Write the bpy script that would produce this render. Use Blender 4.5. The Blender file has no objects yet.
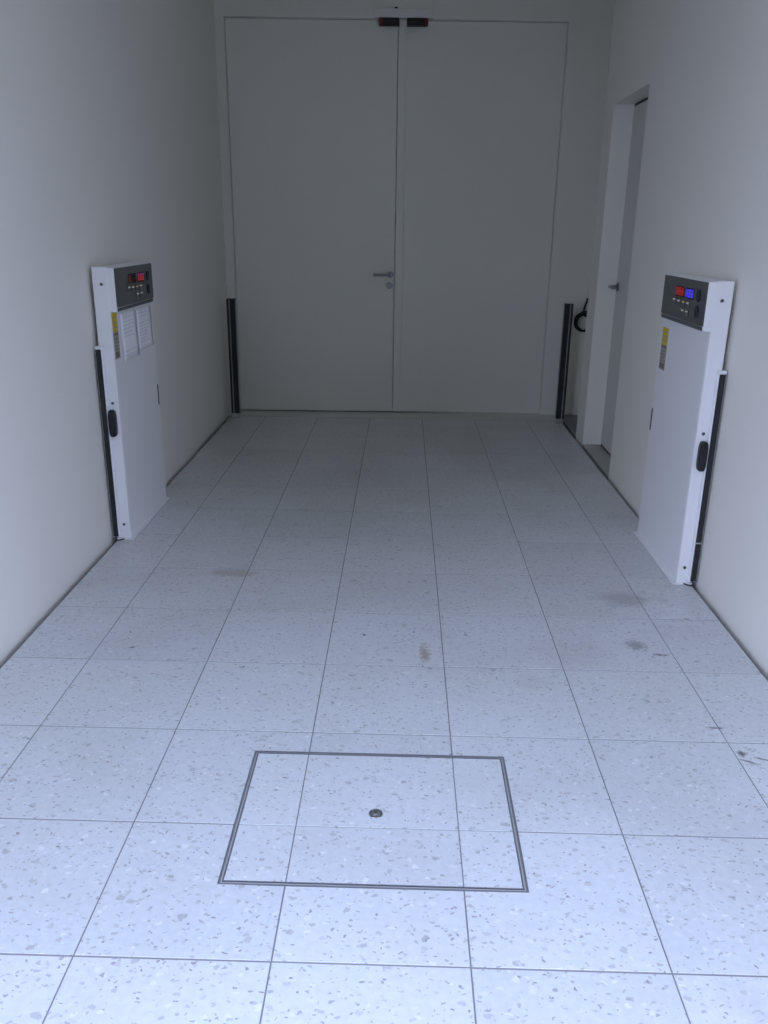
import bpy, bmesh, math, random
from mathutils import Vector, Matrix
random.seed(7)
S = bpy.context.scene
C = S.collection

# ------------------------------------------------------------------ camera
F_PX, PITCH, YAW, ROLL = 833.17, 0.3310, -0.0194, 0.0134
CAM = Vector((1.039, 0.0, 1.3986))
cp, sp, cy, sy = math.cos(PITCH), math.sin(PITCH), math.cos(YAW), math.sin(YAW)
fw = Vector((sy*cp, cy*cp, -sp)); rt = Vector((cy, -sy, 0)); up = rt.cross(fw)
c_, s_ = math.cos(ROLL), math.sin(ROLL)
cr = c_*rt + s_*up; cu = s_*rt*-1 + c_*up        # camera right; camera up comes from right x forward
cu = cr.cross(fw)
# photograph's "down" axis is the rolled one used in the calibration
m = Matrix((( cr.x, cu.x, -fw.x), (cr.y, cu.y, -fw.y), (cr.z, cu.z, -fw.z))).to_4x4()
m.translation = CAM
cam_d = bpy.data.cameras.new('camera')
cam_d.sensor_fit = 'VERTICAL'; cam_d.sensor_height = 36.0
cam_d.lens = F_PX / 1024.0 * 36.0
cam_d.clip_start = 0.02; cam_d.clip_end = 300
cam = bpy.data.objects.new('camera', cam_d); C.objects.link(cam)
cam.matrix_world = m
S.camera = cam

# ------------------------------------------------------------------ sky, portal, exposure
OPEN_Y, OPEN_TOP = 0.90, 2.82
BLOCKER_Y, BLOCKER_H = -7.7, 8.6
EXPO, WALL_A, FLOOR_A = 2.38, 0.80, 0.95
ZENITH, HORIZON, HZ_GAIN = (0.555, 0.69, 1.10), (0.685, 0.755, 1.07), 1.4
world = bpy.data.worlds.new('overcast_sky'); S.world = world
world.use_nodes = True
bg = world.node_tree.nodes['Background']
# hazy blue sky: paler and brighter towards the horizon all the way round
wt = world.node_tree
tc = wt.nodes.new('ShaderNodeTexCoord'); sx = wt.nodes.new('ShaderNodeSeparateXYZ')
mr = wt.nodes.new('ShaderNodeMapRange'); mr.interpolation_type = 'SMOOTHSTEP'
mr.inputs[1].default_value = 0.0; mr.inputs[2].default_value = 0.85
mx = wt.nodes.new('ShaderNodeMix'); mx.data_type = 'RGBA'
wt.links.new(tc.outputs['Generated'], sx.inputs[0]); wt.links.new(sx.outputs['Z'], mr.inputs[0])
wt.links.new(mr.outputs[0], mx.inputs[0]); wt.links.new(mx.outputs[2], bg.inputs['Color'])
mx.inputs[6].default_value = (*[v*HZ_GAIN for v in HORIZON], 1); mx.inputs[7].default_value = (*ZENITH, 1)
bg.inputs['Strength'].default_value = 1.0
world.cycles.sampling_method = 'AUTOMATIC'
pd = bpy.data.lights.new('daylight_portal', 'AREA')
pd.shape = 'RECTANGLE'; pd.size = 2.58; pd.size_y = OPEN_TOP
pd.cycles.is_portal = True
portal = bpy.data.objects.new('daylight_portal', pd); C.objects.link(portal)
portal.location = (0.995, OPEN_Y - 0.02, OPEN_TOP/2)
portal.rotation_euler = (math.radians(90), 0, 0)      # -Z looks along +Y, into the room

S.view_settings.view_transform = 'Standard'
S.view_settings.look = 'None'
S.view_settings.gamma = 1.0
S.view_settings.use_curve_mapping = False
S.view_settings.exposure = EXPO
S.cycles.max_bounces = 16
S.cycles.diffuse_bounces = 12
S.cycles.glossy_bounces = 6
S.cycles.use_denoising = True
S.cycles.caustics_reflective = False

# ------------------------------------------------------------------ materials
def new_mat(name, col, rough=0.5, metal=0.0, spec=0.5):
    mt = bpy.data.materials.new(name); mt.use_nodes = True
    b = mt.node_tree.nodes['Principled BSDF']
    b.inputs['Base Color'].default_value = (*col, 1)
    b.inputs['Roughness'].default_value = rough
    b.inputs['Metallic'].default_value = metal
    b.inputs['Specular IOR Level'].default_value = spec
    return mt

class NT:
    """tiny node helper"""
    def __init__(s, mt): s.t = mt.node_tree; s.b = s.t.nodes['Principled BSDF']
    def n(s, kind, **kw):
        nd = s.t.nodes.new(kind)
        for k, v in kw.items(): setattr(nd, k, v)
        return nd
    def link(s, a, b): s.t.links.new(a, b)
    def math(s, op, a, b=None, c=None, clamp=False):
        nd = s.n('ShaderNodeMath', operation=op, use_clamp=clamp)
        for i, v in enumerate((a, b, c)):
            if v is None: continue
            if isinstance(v, (int, float)): nd.inputs[i].default_value = v
            else: s.link(v, nd.inputs[i])
        return nd.outputs[0]
    def mix(s, fac, a, b, blend='MIX'):
        nd = s.n('ShaderNodeMix', data_type='RGBA', blend_type=blend)
        for sock, v in ((nd.inputs[0], fac), (nd.inputs[6], a), (nd.inputs[7], b)):
            if isinstance(v, (int, float)): sock.default_value = v
            elif isinstance(v, tuple): sock.default_value = (*v, 1) if len(v) == 3 else v
            else: s.link(v, sock)
        return nd.outputs[2]
    def ramp(s, fac, lo, hi):
        nd = s.n('ShaderNodeMapRange', clamp=True)
        s.link(fac, nd.inputs[0]); nd.inputs[1].default_value = lo; nd.inputs[2].default_value = hi
        return nd.outputs[0]

def paint(name, col, rough=0.55, bump=0.02, scale=140, spec=0.4, mottle=0.03):
    mt = new_mat(name, col, rough, 0, spec); N = NT(mt)
    pos = N.n('ShaderNodeNewGeometry').outputs['Position']
    nz = N.n('ShaderNodeTexNoise'); nz.inputs['Scale'].default_value = scale; nz.inputs['Detail'].default_value = 3
    N.link(pos, nz.inputs['Vector'])
    bp = N.n('ShaderNodeBump'); bp.inputs['Strength'].default_value = bump; bp.inputs['Distance'].default_value = 0.002
    N.link(nz.outputs['Fac'], bp.inputs['Height']); N.link(bp.outputs['Normal'], N.b.inputs['Normal'])
    n2 = N.n('ShaderNodeTexNoise'); n2.inputs['Scale'].default_value = 1.7; n2.inputs['Detail'].default_value = 4
    N.link(pos, n2.inputs['Vector'])
    f = N.ramp(n2.outputs['Fac'], 0.3, 0.7)
    dk = tuple(v*(1-mottle) for v in col)
    N.link(N.mix(f, col, dk), N.b.inputs['Base Color'])
    return mt

def terrazzo():
    mt = new_mat('terrazzo', (0.7, 0.69, 0.66), 0.33, 0, 0.45); N = NT(mt)
    pos = N.n('ShaderNodeNewGeometry').outputs['Position']
    rnd = N.n('ShaderNodeObjectInfo').outputs['Random']
    off = N.n('ShaderNodeVectorMath', operation='SCALE'); N.link(pos, off.inputs[0]); off.inputs['Scale'].default_value = 1
    sh = N.n('ShaderNodeCombineXYZ'); N.link(N.math('MULTIPLY', rnd, 37.0), sh.inputs[0]); N.link(N.math('MULTIPLY', rnd, 91.0), sh.inputs[1])
    vec = N.n('ShaderNodeVectorMath', operation='ADD'); N.link(off.outputs[0], vec.inputs[0]); N.link(sh.outputs[0], vec.inputs[1])
    # ragged outlines: warp the lookup
    wn = N.n('ShaderNodeTexNoise'); wn.inputs['Scale'].default_value = 55; wn.inputs['Detail'].default_value = 2
    N.link(vec.outputs[0], wn.inputs['Vector'])
    wv = N.n('ShaderNodeVectorMath', operation='MULTIPLY_ADD')
    N.link(wn.outputs['Color'], wv.inputs[0]); wv.inputs[1].default_value = (0.024, 0.024, 0.0); N.link(vec.outputs[0], wv.inputs[2])
    base = N.mix(N.ramp(wn.outputs['Fac'], 0.35, 0.65), (0.62, 0.635, 0.638), (0.665, 0.68, 0.683))
    lgn = N.n('ShaderNodeTexNoise'); lgn.inputs['Scale'].default_value = 3.0; lgn.inputs['Detail'].default_value = 5
    N.link(pos, lgn.inputs['Vector'])
    base = N.mix(N.math('MULTIPLY', N.ramp(lgn.outputs['Fac'], 0.45, 0.72), 0.35), base, (0.53, 0.525, 0.49))
    tone = N.math('MULTIPLY_ADD', rnd, 0.07*FLOOR_A, 0.955*FLOOR_A)
    tn = N.n('ShaderNodeCombineColor')
    for i in range(3): N.link(tone, tn.inputs[i])
    base = N.mix(1.0, base, tn.outputs[0], 'MULTIPLY')
    def chips(scale, keep, size, cols, rot, stretch, amount=1.0):
        nonlocal base
        mp = N.n('ShaderNodeMapping'); N.link(wv.outputs[0], mp.inputs['Vector'])
        mp.inputs['Rotation'].default_value = (0, 0, rot); mp.inputs['Scale'].default_value = (1, stretch, 0.0)
        vo = N.n('ShaderNodeTexVoronoi', feature='F1', voronoi_dimensions='2D'); vo.inputs['Scale'].default_value = scale
        N.link(mp.outputs[0], vo.inputs['Vector'])
        sep = N.n('ShaderNodeSeparateColor'); N.link(vo.outputs['Color'], sep.inputs[0])
        on = N.math('LESS_THAN', sep.outputs[0], keep)
        rad = N.math('MULTIPLY_ADD', sep.outputs[1], size*0.75, size*0.35)
        edge = N.math('SUBTRACT', rad, vo.outputs['Distance'])
        inside = N.ramp(edge, 0.0, 0.05)
        msk = N.math('MULTIPLY', N.math('MULTIPLY', on, inside), amount)
        col = N.mix(sep.outputs[2], cols[0], cols[1])
        base = N.mix(msk, base, col)
    chips(50, 0.30, 0.36, ((0.74, 0.74, 0.735), (0.57, 0.57, 0.565)), 0.4, 1.3, 0.75)     # pale chips
    chips(34, 0.26, 0.27, ((0.52, 0.515, 0.505), (0.38, 0.375, 0.365)), 1.1, 1.5, 0.7)    # mid grey chips
    chips(64, 0.30, 0.31, ((0.50, 0.495, 0.485), (0.25, 0.245, 0.235)), -0.6, 1.6, 0.72)  # small chips
    chips(25, 0.07, 0.26, ((0.48, 0.475, 0.465), (0.33, 0.325, 0.315)), 0.2, 1.4, 0.7)    # larger chips
    chips(90, 0.045, 0.30, ((0.16, 0.155, 0.15), (0.24, 0.22, 0.20)), 0.9, 1.3, 0.75)       # dark specks
    # stains and scuffs that belong to the floor
    def stain(x, y, rx, ry, col, amt, breakup, rot=0.0):
        nonlocal base
        mp = N.n('ShaderNodeMapping', vector_type='TEXTURE'); N.link(pos, mp.inputs['Vector'])
        mp.inputs['Location'].default_value = (x, y, 0); mp.inputs['Rotation'].default_value = (0, 0, rot)
        mp.inputs['Scale'].default_value = (rx, ry, 1e3)
        ln = N.n('ShaderNodeVectorMath', operation='LENGTH'); N.link(mp.outputs[0], ln.inputs[0])
        nz = N.n('ShaderNodeTexNoise'); nz.inputs['Scale'].default_value = breakup; nz.inputs['Detail'].default_value = 4
        N.link(pos, nz.inputs['Vector'])
        d = N.math('ADD', ln.outputs['Value'], N.math('MULTIPLY_ADD', nz.outputs['Fac'], 1.8, -0.9))
        f = N.math('SUBTRACT', 1.0, N.ramp(d, 0.35, 1.0))
        base = N.mix(N.math('MULTIPLY', f, amt), base, col)
    BR = (0.30, 0.25, 0.19); GY = (0.20, 0.195, 0.18); BK = (0.05, 0.05, 0.05)
    stain(0.33, 3.235, 0.13, 0.055, BR, 0.45, 14)
    stain(2.0-.05, 3.06, 0.15, 0.09, GY, 0.40, 14)
    stain(1.89, 2.665, 0.045, 0.05, BK, 0.5, 85)
    stain(1.955, 2.60, 0.03, 0.012, BK, 0.7, 70)
    stain(1.137, 2.57, 0.022, 0.075, BR, 0.75, 45)
    stain(1.62, 2.60, 0.20, 0.16, BR, 0.12, 8)
    stain(2.02, 2.03, 0.016, 0.016, BK, 0.8, 80)
    stain(2.03, 1.99, 0.035, 0.006, BK, 0.75, 60, -0.45)
    stain(2.07, 2.005, 0.03, 0.006, BK, 0.7, 60, -0.35)
    stain(1.99, 2.155, 0.026, 0.008, BK, 0.7, 60)
    stain(1.72, 1.215, 0.07, 0.09, BR, 0.16, 12)
    stain(0.12, 2.57, 0.022, 0.007, BK, 0.9, 60, 0.4)
    stain(0.92, 2.699, 0.009, 0.010, BK, 1.0, 40)
    stain(1.15, 2.47, 0.02, 0.008, GY, 0.7, 60)
    stain(1.50, 2.40, 0.10, 0.07, BR, 0.10, 10)
    stain(1.6, 5.3, 0.35, 0.8, GY, 0.14, 6)
    N.link(base, N.b.inputs['Base Color'])
    N.link(N.math('MULTIPLY_ADD', lgn.outputs['Fac'], 0.2, 0.24), N.b.inputs['Roughness'])
    return mt

M = dict(
    wall=paint('wall_paint', (WALL_A, WALL_A*.978, WALL_A*.895), 0.6, 0.05, 220),
    ceiling=paint('ceiling_paint', (WALL_A, WALL_A*.978, WALL_A*.895), 0.8),
    door=paint('door_paint', (0.79, 0.785, 0.72), 0.38, 0.02, 160, 0.45, 0.02),
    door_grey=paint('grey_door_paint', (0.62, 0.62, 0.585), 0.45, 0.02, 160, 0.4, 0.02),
    frame=paint('frame_paint', (0.79, 0.79, 0.76), 0.4, 0.01),
    steel_white=paint('powder_coat', (0.80, 0.80, 0.80), 0.36, 0.03, 500, 0.5, 0.01),
    terrazzo=terrazzo(),
    grout=paint('grout', (0.255, 0.25, 0.245), 0.9),
    blocker=paint('blocker_dark', (0.062, 0.062, 0.055), 0.8, 0.2, 30),
    asphalt=paint('asphalt', (0.05, 0.05, 0.046), 0.85, 0.2, 60, 0.3, 0.15),
    sill_dark=paint('dark_sill_stone', (0.45, 0.445, 0.42), 0.5, 0.05, 90, 0.4, 0.1),
    sill=paint('sill_stone', (0.66, 0.655, 0.62), 0.5, 0.05, 90, 0.4, 0.1),
    black=paint('black_plastic', (0.012, 0.012, 0.014), 0.42, 0.02),
    rubber=paint('black_rubber', (0.02, 0.02, 0.022), 0.6, 0.05),
    grey_face=paint('grey_panel', (0.085, 0.085, 0.08), 0.42, 0.02, 300, 0.5, 0.02),
    dark_lip=paint('dark_lip', (0.10, 0.10, 0.105), 0.5),
    chrome=new_mat('brushed_steel', (0.52, 0.52, 0.52), 0.3, 1.0),
    alu=new_mat('aluminium', (0.60, 0.60, 0.60), 0.38, 1.0),
    seal=paint('grey_seal', (0.42, 0.42, 0.42), 0.6),
    rim=new_mat('worn_rim', (0.22, 0.22, 0.225), 0.42, 0.35),
    satin=new_mat('satin_steel', (0.30, 0.30, 0.31), 0.32, 1.0),
    hole=new_mat('dark_slot', (0.01, 0.01, 0.01), 0.7),
    post_grey=paint('post_grey', (0.36, 0.37, 0.37), 0.5),
    screw=new_mat('screw_steel', (0.12, 0.12, 0.13), 0.4, 0.8),
    red_plastic=new_mat('red_plastic', (0.16, 0.012, 0.018), 0.4),
    yellow=paint('yellow_print', (0.62, 0.47, 0.02), 0.5),
    beige=paint('beige_print', (0.36, 0.31, 0.27), 0.5),
    brown=paint('brown_print', (0.17, 0.13, 0.12), 0.5),
    paper=paint('paper', (0.86, 0.87, 0.89), 0.8, 0.02),
    ink=new_mat('grey_ink', (0.64, 0.66, 0.70), 0.8),
    tape=new_mat('clear_tape', (0.74, 0.75, 0.76), 0.25),
)
def glow(name, col, strength, base=(0.02, 0.01, 0.01)):
    mt = new_mat(name, base, 0.3)
    b = mt.node_tree.nodes['Principled BSDF']
    b.inputs['Emission Color'].default_value = (*col, 1); b.inputs['Emission Strength'].default_value = strength
    return mt
M['led_red'] = glow('led_red', (1.0, 0.03, 0.06), 0.050)
M['led_darkred'] = glow('led_darkred', (1.0, 0.03, 0.02), 0.016)
M['led_blue'] = glow('led_blue', (0.07, 0.05, 1.0), 0.15)
M['led_purple'] = glow('led_purple', (0.28, 0.03, 0.8), 0.05)
M['led_white'] = glow('led_white', (0.95, 0.95, 0.8), 0.055, (0.3, 0.3, 0.3))
M['led_orange'] = glow('led_orange', (1.0, 0.5, 0.2), 0.06, (0.3, 0.2, 0.1))

# ------------------------------------------------------------------ mesh helpers
def bm_box(bm, x0, x1, y0, y1, z0, z1, bev=0.0, mi=0, seg=1):
    b = bmesh.new()
    r = bmesh.ops.create_cube(b, size=1)
    for v in b.verts:
        v.co = Vector((x0 + (v.co.x+.5)*(x1-x0), y0 + (v.co.y+.5)*(y1-y0), z0 + (v.co.z+.5)*(z1-z0)))
    if bev > 0:
        bmesh.ops.bevel(b, geom=list(b.edges), offset=bev, segments=seg, affect='EDGES', profile=0.5)
    merge(bm, b, mi)
def merge(bm, b, mi=0):
    mp = {v: bm.verts.new(v.co) for v in b.verts}
    for f in b.faces:
        nf = bm.faces.new([mp[v] for v in f.verts]); nf.material_index = mi; nf.smooth = f.smooth
    b.free()
def bm_cyl(bm, c, axis, r, h, seg=24, r2=None, bev=0.0, mi=0):
    b = bmesh.new()
    bmesh.ops.create_cone(b, cap_ends=True, segments=seg, radius1=r, radius2=r if r2 is None else r2, depth=h)
    if bev > 0:
        es = [e for e in b.edges if all(abs(abs(v.co.z)-h/2) < 1e-6 for v in e.verts) and abs(e.verts[0].co.z-e.verts[1].co.z) < 1e-6]
        bmesh.ops.bevel(b, geom=es, offset=bev, segments=2, affect='EDGES', profile=0.5)
    for f in b.faces: f.smooth = len(f.verts) == 4
    q = Vector((0, 0, 1)).rotation_difference(Vector(axis).normalized())
    for v in b.verts: v.co = q @ v.co + Vector(c)
    merge(bm, b, mi)
def bm_tube(bm, pts, r, seg=10, mi=0):
    pts = [Vector(p) for p in pts]; rings = []
    n0 = None
    for i, p in enumerate(pts):
        t = (pts[min(i+1, len(pts)-1)] - pts[max(i-1, 0)]).normalized()
        if n0 is None:
            n0 = t.orthogonal().normalized()
        n0 = (n0 - t*n0.dot(t)).normalized(); bn = t.cross(n0)
        rings.append([bm.verts.new(p + r*(math.cos(a)*n0 + math.sin(a)*bn)) for a in [2*math.pi*k/seg for k in range(seg)]])
    for a, b in zip(rings, rings[1:]):
        for k in range(seg):
            f = bm.faces.new((a[k], a[(k+1) % seg], b[(k+1) % seg], b[k])); f.smooth = True; f.material_index = mi
    bm.faces.new(list(reversed(rings[0]))).material_index = mi; bm.faces.new(rings[-1]).material_index = mi
def bm_prism(bm, poly, z0, z1, chamfer=0.0, mi=0):
    b = bmesh.new()
    lo = [b.verts.new((x, y, z0)) for x, y in poly]; hi = [b.verts.new((x, y, z1)) for x, y in poly]
    n = len(poly)
    top = b.faces.new(hi); b.faces.new(list(reversed(lo)))
    for i in range(n): b.faces.new((lo[i], lo[(i+1) % n], hi[(i+1) % n], hi[i]))
    if chamfer > 0:
        bmesh.ops.bevel(b, geom=list(top.edges), offset=chamfer, segments=1, affect='EDGES', profile=0.5)
    merge(bm, b, mi)
def smooth_curve(pts, n=6):
    P = [Vector(p) for p in pts]; out = []
    for i in range(len(P)-1):
        a, b, c, d = P[max(i-1, 0)], P[i], P[i+1], P[min(i+2, len(P)-1)]
        for k in range(n):
            t = k/n
            out.append(0.5*((2*b)+(c-a)*t+(2*a-5*b+4*c-d)*t*t+(3*b-a-3*c+d)*t**3))
    out.append(P[-1]); return out

def obj(name, bm, mats, parent=None, label=None, cat=None, group=None, kind=None):
    me = bpy.data.meshes.new(name)
    bmesh.ops.recalc_face_normals(bm, faces=bm.faces)
    bm.to_mesh(me); bm.free()
    for k in (mats if isinstance(mats, (list, tuple)) else [mats]): me.materials.append(M[k])
    o = bpy.data.objects.new(name, me); C.objects.link(o)
    if parent: o.parent = parent
    tag(o, label, cat, group, kind); return o
def tag(o, label=None, cat=None, group=None, kind=None):
    if label: o['label'] = label
    if cat: o['category'] = cat
    if group: o['group'] = group
    if kind: o['kind'] = kind
def empty(name, loc=(0, 0, 0), rz=0.0, **k):
    o = bpy.data.objects.new(name, None); C.objects.link(o); o.empty_display_size = 0.1
    o.location = loc; o.rotation_euler = (0, 0, rz); tag(o, **k); return o
def box(name, dims, mat, parent=None, bev=0.0, **k):
    bm = bmesh.new(); bm_box(bm, *dims, bev=bev); return obj(name, bm, mat, parent, **k)

# ------------------------------------------------------------------ the room
LW, RW = -0.294, 2.284          # inner faces of the side walls
PL, PR = -0.267, 2.259          # the floor slab stops short of both walls: a narrow gap
CEIL = 3.00
Y0 = 0.60                       # outer face of the building
SL = 0.0275                     # the end wall is a little out of square
def far_y(x): return 6.460 + SL*(x + 0.25)
PIT = -0.30

bm = bmesh.new(); bm_box(bm, LW-.25, LW, Y0, 6.95, PIT, CEIL); obj('wall_left', bm, 'wall', kind='structure')

# right wall: long run, doorway, pier, niche
D0, D1, DTOP, DPL = 4.805, 5.580, 2.110, 2.402
P1 = 5.810; NX = 2.640
bm = bmesh.new()
bm_box(bm, RW, RW+.30, Y0, D0, PIT, CEIL)
bm_box(bm, RW, RW+.30, D0, D1, DTOP, CEIL)
bm_box(bm, RW, RW+.30, D1, P1, PIT, CEIL)
bm_box(bm, NX, NX+.12, P1-.05, 6.95, PIT, CEIL)
bm_box(bm, RW+.30, NX, P1-.12, P1, PIT, CEIL)
obj('wall_right', bm, 'wall', kind='structure')

# far wall round the double door (local frame turned by the slant)
DL, DR, DH = -0.226, 2.136, 2.735
ang = math.atan(SL)
def far_obj(name, bm, mat, parent=None, **k):
    o = obj(name, bm, mat, parent, **k)
    if parent is None:
        o.location = (-0.25, 6.460, 0); o.rotation_euler = (0, 0, ang)
    return o
LX = lambda x: x + 0.25          # world x -> local x along the far wall
bm = bmesh.new()
bm_box(bm, LX(-0.42), LX(DL-.004), 0, .25, PIT, CEIL)
bm_box(bm, LX(DR+.004), LX(2.90), 0, .25, PIT, CEIL)
bm_box(bm, LX(DL-.004), LX(DR+.004), 0, .25, DH+.004, CEIL)
far_obj('wall_back', bm, 'wall', kind='structure')

bm = bmesh.new(); bm_box(bm, LW-.25, NX+.15, Y0, 6.95, CEIL, CEIL+.15); obj('ceiling', bm, 'ceiling', kind='structure')
bm = bmesh.new()
bm_box(bm, LW, RW, Y0, OPEN_Y, OPEN_TOP, CEIL)
obj('wall_front', bm, 'wall', kind='structure')
# ground outside the open side
bm = bmesh.new(); bm_box(bm, -40, 42, -40, OPEN_Y-.016, -.30, -.004)
obj('driveway', bm, 'asphalt', kind='structure')

# unseen dark block added behind the camera, sized to shut out sky
bm = bmesh.new(); bm_box(bm, -2.8, 6.2, BLOCKER_Y-6, BLOCKER_Y, -.30, BLOCKER_H)
obj('sky_blocker', bm, 'blocker', kind='structure')

# floor slab (platform) with the pit under it
bm = bmesh.new()
fe = lambda x: 6.262 + 0.014*(x+0.27)
bm_prism(bm, [(PL+.002, OPEN_Y), (PR-.002, OPEN_Y), (PR-.002, fe(PR)-.002), (PL+.002, fe(PL)-.002)], -.20, -.0016)
bm_box(bm, LW-.2, NX+.1, OPEN_Y-.01, 6.9, PIT-.1, PIT)
floor = obj('floor', bm, 'grout', kind='structure')

# sills
bm = bmesh.new(); bm_prism(bm, [(LW, fe(LW)+.022), (RW, fe(RW)+.022), (RW, 6.60), (LW, 6.60)], PIT, 0.0, .002)
obj('trim_1', bm, 'sill', kind='structure')
bm = bmesh.new(); bm_box(bm, RW, DPL+.06, D0, D1, PIT, 0.0, .002); obj('trim_2', bm, 'sill_dark', kind='structure')
bm = bmesh.new(); bm_box(bm, RW, NX, P1, 6.53, PIT, 0.0, .002); obj('trim_3', bm, 'grout', kind='structure')

# ------------------------------------------------------------------ floor tiles
TS, GX, GY_, TZ = 0.40, 0.0036, 0.0048, -0.012
xs = [PL] + [TS*i for i in range(6)] + [PR]
ys = [OPEN_Y+.002] + [1.2822 + TS*k for k in range(0, 13)]
HX0, HX1, HY0, HY1 = 0.648, 1.344, 1.485, 1.986          # access hatch
def full_mesh():
    bm = bmesh.new(); a, b = TS/2-GX/2, TS/2-GY_/2
    bm_prism(bm, [(-a, -b), (a, -b), (a, b), (-a, b)], TZ, 0.0, .0005)
    bmesh.ops.recalc_face_normals(bm, faces=bm.faces)
    me = bpy.data.meshes.new('tile'); bm.to_mesh(me); bm.free(); me.materials.append(M['terrazzo']); return me
FULL = full_mesh()
def cut_by_hatch(x0, x1, y0, y1):
    hx0, hx1, hy0, hy1 = HX0-.001, HX1+.001, HY0-.001, HY1+.001
    ix0, ix1, iy0, iy1 = max(x0, hx0), min(x1, hx1), max(y0, hy0), min(y1, hy1)
    if ix0 >= ix1 or iy0 >= iy1: return None
    L, R_, B, T = ix0 <= x0+1e-6, ix1 >= x1-1e-6, iy0 <= y0+1e-6, iy1 >= y1-1e-6
    if L and R_: return [(x0, y0), (x1, y0), (x1, iy0), (x0, iy0)] if T else [(x0, iy1), (x1, iy1), (x1, y1), (x0, y1)]
    if T and R_: return [(x0, y0), (x1, y0), (x1, iy0), (ix0, iy0), (ix0, y1), (x0, y1)]
    if T and L:  return [(x0, y0), (x1, y0), (x1, y1), (ix1, y1), (ix1, iy0), (x0, iy0)]
    if B and R_: return [(x0, y0), (ix0, y0), (ix0, iy1), (x1, iy1), (x1, y1), (x0, y1)]
    if B and L:  return [(ix1, y0), (x1, y0), (x1, y1), (x0, y1), (x0, iy1), (ix1, iy1)]
for i in range(len(xs)-1):
    for j in range(len(ys)):
        x0, x1 = xs[i], xs[i+1]
        if i > 0: x0 += GX/2
        if i < len(xs)-2: x1 -= GX/2
        last = j == len(ys)-1
        y0 = ys[j] + GY_/2; y1 = (ys[j+1] - GY_/2) if not last else None
        dz = random.uniform(-.0005, .0004)
        cutp = None if last else cut_by_hatch(x0, x1, y0, y1)
        if cutp or last or i in (0, len(xs)-2) or j == 0:
            poly = cutp or ([(x0, y0), (x1, y0), (x1, fe(x1)), (x0, fe(x0))] if last else [(x0, y0), (x1, y0), (x1, y1), (x0, y1)])
            bm = bmesh.new(); bm_prism(bm, poly, TZ, 0.0, .0005)
            o = obj('tile', bm, 'terrazzo', floor)
        else:
            o = bpy.data.objects.new('tile', FULL); C.objects.link(o); o.parent = floor
            o.location.x = (x0+x1)/2; o.location.y = (y0+y1)/2
        o.location.z = dz

# access hatch let into the tiles
hatch = empty('access_hatch', ((HX0+HX1)/2, (HY0+HY1)/2, -.012),
              label='rectangular tiled access hatch with thin steel rim set in the floor', cat='hatch')
def ring(bm, x0, x1, y0, y1, w, z0, z1):
    bm_box(bm, x0, x1, y0, y0+w, z0, z1); bm_box(bm, x0, x1, y1-w, y1, z0, z1)
    bm_box(bm, x0, x0+w, y0+w, y1-w, z0, z1); bm_box(bm, x1-w, x1, y0+w, y1-w, z0, z1)
cx, cyy = (HX0+HX1)/2, (HY0+HY1)/2; hw, hh = (HX1-HX0)/2, (HY1-HY0)/2; hz = .012
bm = bmesh.new(); ring(bm, -hw, hw, -hh, hh, .0028, 0, hz+.0008); obj('outer_rim', bm, 'rim', hatch)
bm = bmesh.new(); bm_box(bm, -hw+.003, hw-.003, -hh+.003, hh-.003, 0, .0018); ring(bm, -hw+.0045, hw-.0045, -hh+.0045, hh-.0045, .0042, .0018, hz-.0012); obj('recess_bed', bm, 'seal', hatch)
g = .0082
bm = bmesh.new()
ring(bm, -hw+g, hw-g, -hh+g, hh-g, .0030, .002, hz+.0005); bm_box(bm, -hw+g+.0035, hw-g-.0035, -hh+g+.0035, hh-g-.0035, .002, .0075)
tray = obj('cover_tray', bm, ['grout'], hatch); tray.data.materials.clear(); tray.data.materials.append(M['grout'])
bm = bmesh.new(); ring(bm, -hw+g, hw-g, -hh+g, hh-g, .0030, .0075, hz+.0007); obj('inner_rim', bm, 'rim', tray)
hxs = [-hw+g+.0035, .80-cx, 1.20-cx, hw-g-.0035]; hys = [-hh+g+.0035, 1.6822-cyy, hh-g-.0035]
for i in range(3):
    for j in range(2):
        x0 = hxs[i] + (.0015 if i else 0); x1 = hxs[i+1] - (.0015 if i < 2 else 0)
        y0 = hys[j] + (.0015 if j else 0); y1 = hys[j+1] - (.0015 if j < 1 else 0)
        bm = bmesh.new(); bm_prism(bm, [(x0, y0), (x1, y0), (x1, y1), (x0, y1)], .0075, hz, .0006)
        obj('tile', bm, 'terrazzo', tray)
kx, ky = 0.995-cx, 1.733-cyy
bm = bmesh.new()
bm_cyl(bm, (kx, ky, hz+.0008), (0, 0, 1), .0175, .0030, 28, bev=.001)
key = obj('lifting_socket', bm, 'chrome', hatch)
bm = bmesh.new(); bm_cyl(bm, (kx, ky, hz+.0025), (0, 0, 1), .0115, .001, 24); obj('socket_recess', bm, 'rim', key)
bm = bmesh.new(); bm_cyl(bm, (kx, ky, hz+.0036), (0, 0, 1), .0062, .0022, 16, bev=.0006); obj('socket_screw', bm, 'chrome', key)

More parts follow.
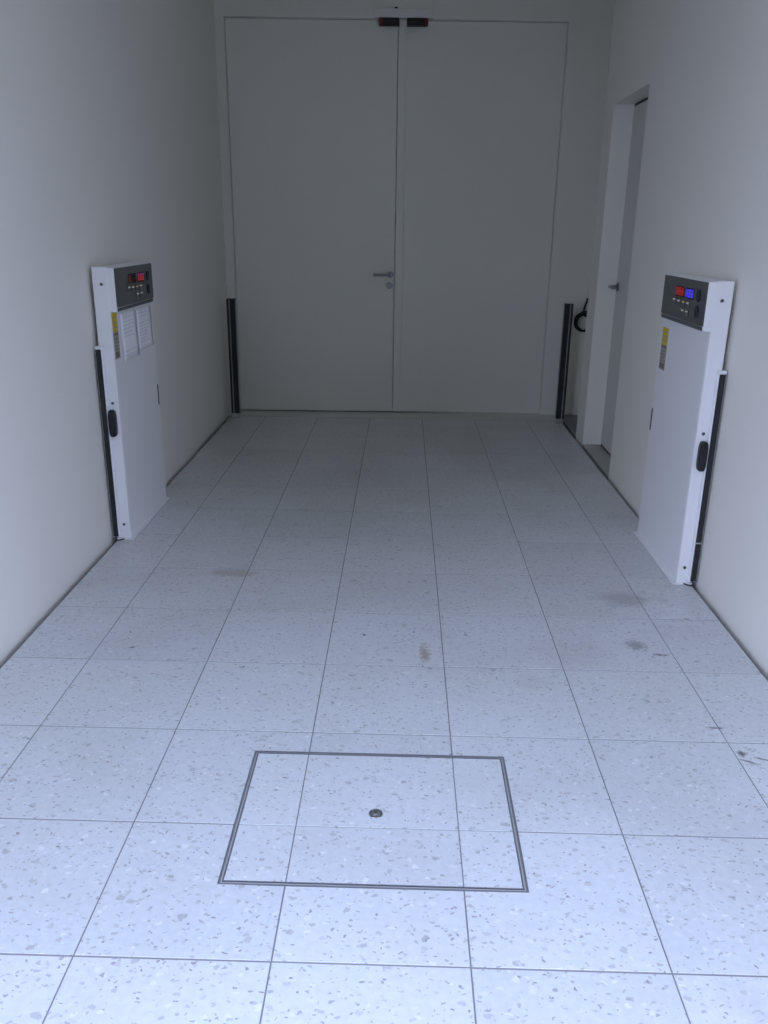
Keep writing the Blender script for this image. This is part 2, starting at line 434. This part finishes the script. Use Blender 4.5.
# ------------------------------------------------------------------ double door
door = empty('door_1', (-0.25, 6.460, 0), ang, kind='structure')
AX0, AX1 = LX(0.969), LX(1.027)
bm = bmesh.new()
f0, f1 = LX(DL), LX(DR)
bm_box(bm, f0-.004, f0+.0, .012, .20, 0, DH+.004); bm_box(bm, f1, f1+.004, .012, .20, 0, DH+.004)
bm_box(bm, f0, f1, .012, .20, DH, DH+.004); bm_box(bm, f0, f1, .10, .20, 0, DH)
obj('frame', bm, 'frame', door)
leafL = box('leaf', (f0+.004, AX0-.0025, .003, .06, .010, DH-.005), 'door', door, .0015)
leafR = box('leaf', (AX0+.001, f1-.004, .003, .06, .010, DH-.005), 'door', door, .0015)
box('astragal', (AX0+.001, AX1, -.012, .003, .012, DH-.002), 'door', leafR, .0015)
bm = bmesh.new()
hx = LX(0.938)
bm_cyl(bm, (hx, -.002, 1.051), (0, 1, 0), .024, .010, 24, bev=.002)
bm_cyl(bm, (hx, -.028, 1.051), (0, 1, 0), .009, .052, 16)
bm_tube(bm, smooth_curve([(hx, -.030, 1.051), (hx-.004, -.048, 1.051), (hx-.020, -.054, 1.051), (hx-.075, -.054, 1.051), (hx-.128, -.052, 1.051)]), .0095, 12)
obj('door_handle', bm, 'satin', leafL)
bm = bmesh.new()
bm_cyl(bm, (hx-.006, -.002, .972), (0, 1, 0), .024, .010, 24, bev=.002)
bm_cyl(bm, (hx-.006, -.009, .976), (0, 1, 0), .0085, .006, 14)
bm_box(bm, hx-.0105, hx-.0015, -.012, -.006, .955, .975)
obj('lock_cylinder', bm, 'satin', leafL)

# door contacts on the lintel
dc = empty('door_contact_switch', (-0.25, 6.460, 2.687), ang,
           label='white bracket with two black red-ended contact boxes above the double door', cat='door sensor')
box('bracket', (LX(.800), LX(1.205), -.030, -.0005, .052, .108), 'frame', dc, .002)
for a, b, e in ((LX(.838), LX(.974), 0), (LX(1.026), LX(1.166), 1)):
    s = box('contact_box', (a, b, -.046, -.010, .002, .051), 'black', dc, .002)
    r0, r1 = (a-.003, a+.020) if e == 0 else (b-.020, b+.003)
    box('red_end', (r0, r1, -.0475, -.012, .004, .049), 'red_plastic', s, .001)
bm = bmesh.new(); bm_cyl(bm, (LX(.950), -.018, .1125), (0, 0, 1), .012, .011, 16, bev=.003); obj('cable_gland', bm, 'black', dc)

# ------------------------------------------------------------------ side door in the recess
d2 = empty('door_2', (DPL, D0, 0), 0, kind='structure')
W2 = D1-D0
bm = bmesh.new()
bm_box(bm, .01, .06, 0.001, .018, 0.0005, DTOP-.001); bm_box(bm, .01, .06, W2-.018, W2-.001, 0.0005, DTOP-.001); bm_box(bm, .03, .06, .018, W2-.018, DTOP-.05, DTOP-.001)
obj('frame', bm, 'frame', d2)
box('gap_shade', (.003, .055, .018, W2-.018, .0006, .0135), 'rubber', d2)  # dark bar standing in for the shade in the gap under the leaf
box('gap_shade', (.003, .055, .018, W2-.018, DTOP-.0155, DTOP-.001), 'rubber', d2)  # likewise a dark bar for the shaded gap above the leaf
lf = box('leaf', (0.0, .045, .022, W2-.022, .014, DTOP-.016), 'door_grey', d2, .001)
bm = bmesh.new()
hy, hz2 = W2-.068, 1.050
bm_cyl(bm, (-.004, hy, hz2), (1, 0, 0), .027, .010, 24, bev=.002)
bm_cyl(bm, (-.030, hy, hz2), (1, 0, 0), .010, .052, 16, r2=.012)
bm_tube(bm, smooth_curve([(-.030, hy, hz2), (-.050, hy-.004, hz2), (-.056, hy-.02, hz2), (-.056, hy-.07, hz2), (-.054, hy-.115, hz2)]), .010, 12)
obj('door_handle', bm, 'satin', lf)

# ------------------------------------------------------------------ control pedestals
def seg_display(bm, w, y0, y1, z0, z1, chars, mi_bars, top=None):
    """dark window carrying glowing bar digits"""
    bm_box(bm, w, w+.002, y0, y1, z0, z1, mi=0)
    n = chars; cw = (y1-y0)/n
    for k in range(n):
        a, b = y0+cw*k+cw*.14, y0+cw*(k+1)-cw*.14; t = .0052; h = z1-z0; lo, hi, md = z0+h*.12, z1-h*.12, (z0+z1)/2
        mi = mi_bars[k]
        if mi is None: continue
        for n_, (p, q, r, s) in enumerate(((a, b, hi-t, hi), (a, b, md-t/2, md+t/2), (a, b, lo, lo+t), (a, a+t*1.3, lo, hi), (b-t*1.3, b, lo, hi))):
            bm_box(bm, w+.002, w+.0026, p, q, r, s, mi=top if (top and n_ == 0) else mi)

def pedestal(loc, rz, L, near_low, label, disp_mats, sticker):
    """local frame: x out of the wall, y along it (viewer's left to right), z up"""
    T, H = .064, 1.220
    r = empty('control_pedestal', loc, rz, label=label, cat='pedestal', group='lift control pedestals')
    ny = 0.0 if near_low else L                   # the end that faces the entrance
    sgn = 1 if near_low else -1
    def yy(a, b): return (ny+sgn*a, ny+sgn*b) if near_low else (ny+sgn*b, ny+sgn*a)
    # folded sheet-metal housing: end channel + side sheet
    y0, y1 = yy(0, .012)
    bm = bmesh.new(); bm_box(bm, 0, T, y0, y1, .006, H, .0025, seg=2)
    post = obj('end_post', bm, 'steel_white', r)
    y0, y1 = yy(.0125, L); box('housing', (.0, T-.0004, y0, y1, .006, H-.002), 'steel_white', r, .002)
    y0, y1 = yy(-.010, L+.002); box('base_flange', (.0, T+.018, y0, y1, 0.0015, .0075), 'steel_white', r, .001)
    for z in (1.150, .643, .076):
        bm = bmesh.new(); yc = ny - sgn*.001
        bm_cyl(bm, (.038, yc, z), (0, 1, 0), .0065, .004, 14, bev=.001)
        obj('screw', bm, 'screw', r)
    # light barrier on the end face, wall side
    y0, y1 = yy(-.022, .0)
    bm = bmesh.new(); bm_box(bm, -.010, .021, y0, y1, .02, .890, .002)
    lb = obj('light_barrier', bm, 'steel_white', r)
    ya, yb = yy(-.0245, -.021)
    box('black_insert', (-.0075, .0155, ya, yb, .024, .880), 'rubber', lb, .0008)
    ya, yb = yy(-.0235, .0)
    box('end_cap', (-.011, .022, ya, yb, .884, .893), 'steel_white', lb, .001)
    ya, yb = yy(-.0250, -.0205)
    if not near_low: box('joint_clip', (-.009, .0185, ya, yb, .190, .196), 'alu', lb, .0005)
    bm = bmesh.new()
    yc = ny - sgn*.027
    bm_tube(bm, smooth_curve([(.004, yc, .024), (.008, yc-sgn*.006, .012), (.022, yc-sgn*.004, .010), (.042, yc+sgn*.004, .014)]), .0032, 8)
    obj('cable', bm, 'rubber', r)
    # black stadium-shaped grip on the end face
    b = bmesh.new(); pts = []
    hw_, hh_ = .0165, .060
    for k in range(28):
        a = 2*math.pi*k/28
        ca, sa = math.cos(a), math.sin(a)
        pts.append((math.copysign(abs(ca)**.5, ca)*hw_, math.copysign(abs(sa)**.55, sa)*hh_ if abs(sa) > 1e-6 else 0.0))
    lo = [b.verts.new((.034+p, ny-sgn*.0, .555+q)) for p, q in pts]
    mid = [b.verts.new((.034+p, ny-sgn*.022, .555+q)) for p, q in pts]
    hi = [b.verts.new((.034+p*.8, ny-sgn*.028, .555+q*.92)) for p, q in pts]
    for A, B in ((lo, mid), (mid, hi)):
        for k in range(28):
            f = b.faces.new((A[k], A[(k+1) % 28], B[(k+1) % 28], B[k])); f.smooth = True
    b.faces.new(hi); b.faces.new(list(reversed(lo)))
    obj('grip', b, 'black', r)
    # control head, hugging the near end
    HL = .545
    h0 = 0.0 if near_low else L-HL
    WX = T+.032                                  # front plane of the head
    bm = bmesh.new()
    bm_box(bm, T-.0012, WX-.002, h0, h0+HL, 1.036, 1.2165, .0015)
    head = obj('control_head', bm, 'steel_white', r)
    box('control_panel', (WX-.002, WX, h0+.002, h0+HL-.002, 1.055, 1.2145), 'grey_face', head, .0006)
    box('shade_lip', (WX-.002, WX-.0005, h0+.008, h0+HL-.012, 1.037, 1.0505), 'dark_lip', head, .0004)
    box('edge_trim', (WX-.002, WX+.0012, h0+.002, h0+HL-.002, 1.0515, 1.0545), 'alu', head, .0004)
    for (a, b_, mats, bars, top) in ((.182, .282, disp_mats[0], disp_mats[2], None), (.308, .400, disp_mats[1], disp_mats[3], disp_mats[4])):
        bm = bmesh.new(); seg_display(bm, WX, h0+a, h0+b_, 1.141, 1.182, 3, bars, top)
        obj('display', bm, ['hole'] + mats, head)
    for (u, z, mm) in ((.172, 1.121, 'led_white'), (.230, 1.119, 'led_white'), (.290, 1.119, 'led_orange'), (.345, 1.119, 'led_white'),
                       (.290, 1.086, 'led_white'), (.345, 1.086, 'led_white')):
        bm = bmesh.new(); bm_box(bm, WX, WX+.003, h0+u-.021, h0+u+.021, z-.0135, z+.0135, .001, mi=0)
        bm_box(bm, WX+.003, WX+.0036, h0+u-.014, h0+u+.014, z+.003, z+.007, mi=1)
        obj('button', bm, ['grey_face', mm], head)
    for z in (1.160, 1.101):
        bm = bmesh.new(); b2 = bmesh.new()
        bm_cyl(b2, (0, 0, 0), (1, 0, 0), .017, .006, 24, bev=.001)
        for v in b2.verts: v.co = Vector((WX+.003+v.co.x, h0+.462+v.co.y, z+v.co.z*1.35))
        merge(bm, b2)
        obj('key_switch', bm, 'black', head)
    # sticker: yellow warning block over a darker printed block
    s0, s1, z0, zm, z1 = sticker
    xw = T-.0004
    bm = bmesh.new()
    bm_box(bm, xw, xw+.0006, s0, s1, zm, z1, mi=0); bm_box(bm, xw, xw+.0006, s0, s1, z0, zm, mi=1)
    dz = (zm-z0)
    bm_box(bm, xw+.0006, xw+.0008, s0+.006, s1-.006, zm-dz*.12, zm-dz*.05, mi=2)
    bm_box(bm, xw+.0006, xw+.0008, s0+.010, s1-.010, z0+dz*.06, z0+dz*.26, mi=2)
    for k in range(4): bm_box(bm, xw+.0006, xw+.0008, s0+.008, s1-.012-(k % 2)*.01, z0+dz*(.34+.13*k), z0+dz*(.37+.13*k), mi=2)
    for k in range(3): bm_box(bm, xw+.0006, xw+.0008, s0+.010, s1-.010, zm+(z1-zm)*(.2+.25*k), zm+(z1-zm)*(.27+.25*k), mi=1)
    obj('sticker', bm, ['yellow', 'beige', 'brown'], r, label='yellow and beige printed warning sticker')
    # pull slot at the far end of the housing
    ye = L-.015 if near_low else .012
    box('latch', (T-.003, T+.0015, ye-.006, ye+.006, .515, .618), 'hole', r, .001)
    return r

lp = pedestal((-0.2715, 3.600, .0), 0, .620, True,
         'white control pedestal against the left wall, two papers under its head',
         (['led_darkred', 'led_red'], ['led_red', 'led_purple'], (1, None, None), (1, 1, 1), 2), (.014, .080, .832, .948, 1.029))
# the right-hand one faces the other way
rp = pedestal((2.262, 3.833, .0), math.pi, .617, False,
         'white control pedestal against the right wall near the small door, blue lit display',
         (['led_red'], ['led_blue'], (1, 1, 1), (1, 1, 1), None), (.030, .112, .806, .916, .990))

# papers taped under the left head
def paper(y0, y1, z0, z1, lean, label, slump):
    bm = bmesh.new(); nx, nz = 6, 6; vs = []
    X = -0.2715+.064+.0006
    for j in range(nz+1):
        row = []
        for i in range(nx+1):
            u, v = i/nx, j/nz
            y = y0+(y1-y0)*u + lean*(1-v); z = z0+(z1-z0)*v + slump*u
            x = X + .0012 + .006*(1-v)**2*(0.35+0.65*abs(u-.4))
            row.append(bm.verts.new((x, y, z)))
        vs.append(row)
    for j in range(nz):
        for i in range(nx):
            f = bm.faces.new((vs[j][i], vs[j][i+1], vs[j+1][i+1], vs[j+1][i])); f.smooth = True
    o = obj('paper_sheet', bm, 'paper', label=label, cat='paper', group='papers on the left pedestal')
    sm = o.modifiers.new('thickness', 'SOLIDIFY'); sm.thickness = .0006; sm.offset = -1
    # lines of faint print, each a thin strip lying on the sheet
    bm = bmesh.new(); rr = random.Random(int(y0*1000))
    for k in range(11):
        v = .10+.078*k; ln = rr.uniform(.55, .84)
        if rr.random() < .15: continue
        for i in range(5):
            ua, ub = .1+ln*i/5, .1+ln*(i+1)/5-.02
            q = []
            for (u, w) in ((ua, v), (ub, v), (ub, v+.022), (ua, v+.022)):
                q.append(bm.verts.new((X+.0012+.006*(1-w)**2*(0.35+0.65*abs(u-.4))+.0008, y0+(y1-y0)*u+lean*(1-w), z0+(z1-z0)*w+slump*u)))
            bm.faces.new(q)
    pr = obj('print', bm, 'ink', o); pr['kind'] = 'stuff'
    for u in (.12, .88):
        yc = y0+(y1-y0)*u; zc = z1+slump*u
        box('tape', (X+.0011, X+.0016, yc-.010, yc+.010, zc-.007, zc+.006), 'tape', o)
    return o
paper(3.716, 3.935, .808, 1.016, .004, 'near white printed sheet taped under the left control head, beside the yellow sticker', .002)
paper(3.952, 4.180, .826, 1.014, -.006, 'far white printed sheet taped under the left control head, away from the sticker', -.002)

# ------------------------------------------------------------------ light barrier posts in the far corners
def far_post(x0, sg, label):
    """sg=+1: thick strip to +x (left post)"""
    r = empty('light_barrier_post', (x0, 6.212, 0), 0, label=label, cat='light barrier', group='light barrier posts in the far corners')
    X = lambda a, b: (a, b) if sg > 0 else (-b, -a)
    a, b = X(.0, .060)
    box('profile', (a, b, 0, .045, .034, .876), 'post_grey', r, .0015)
    a, b = X(.0225, .0610); box('wide_strip', (a, b, -.004, .001, .036, .878), 'rubber', r, .0008)
    a, b = X(-.001, .0140); box('narrow_strip', (a, b, -.004, .001, .036, .878), 'rubber', r, .0008)
    a, b = X(-.001, .061); box('top_cap', (a, b, -.004, .045, .877, .881), 'black', r, .0008)
    a, b = X(.006, .054); box('foot', (a, b, -.008, .03, .0005, .0345), 'alu', r, .001)
far_post(-0.250, 1, 'black light barrier post in the far left corner beside the double door')
far_post(2.267, -1, 'black light barrier post in the far right corner beside the cable coil')

# cable coil hanging in the niche
nd = far_y(2.4) - .012
def P(x, z, d=0): return (x, nd-d, z)
bm = bmesh.new()
bm_tube(bm, smooth_curve([P(2.432, .885), P(2.424, .86), P(2.414, .825), P(2.408, .79, .005), P(2.42, .772, .01), P(2.45, .762, .01)], 6), .0085, 8)
loop = []
for k in range(46):
    a = math.radians(100 + 17.9*k)
    rr_ = .066 + .009*math.sin(k*.41)
    loop.append((2.420 + rr_*math.cos(a), nd-.008-.022*((k*7) % 10)/10, .722 + .004*math.cos(k*.33) + rr_*math.sin(a)))
bm_tube(bm, smooth_curve([P(2.44, .80, .004)] + loop, 3), .0082, 8)
bm_box(bm, 2.423, 2.445, nd-.006, nd+.009, .875, .90)
obj('cable_coil', bm, 'black', label='coiled black cable hanging in the far right corner niche', cat='cable')
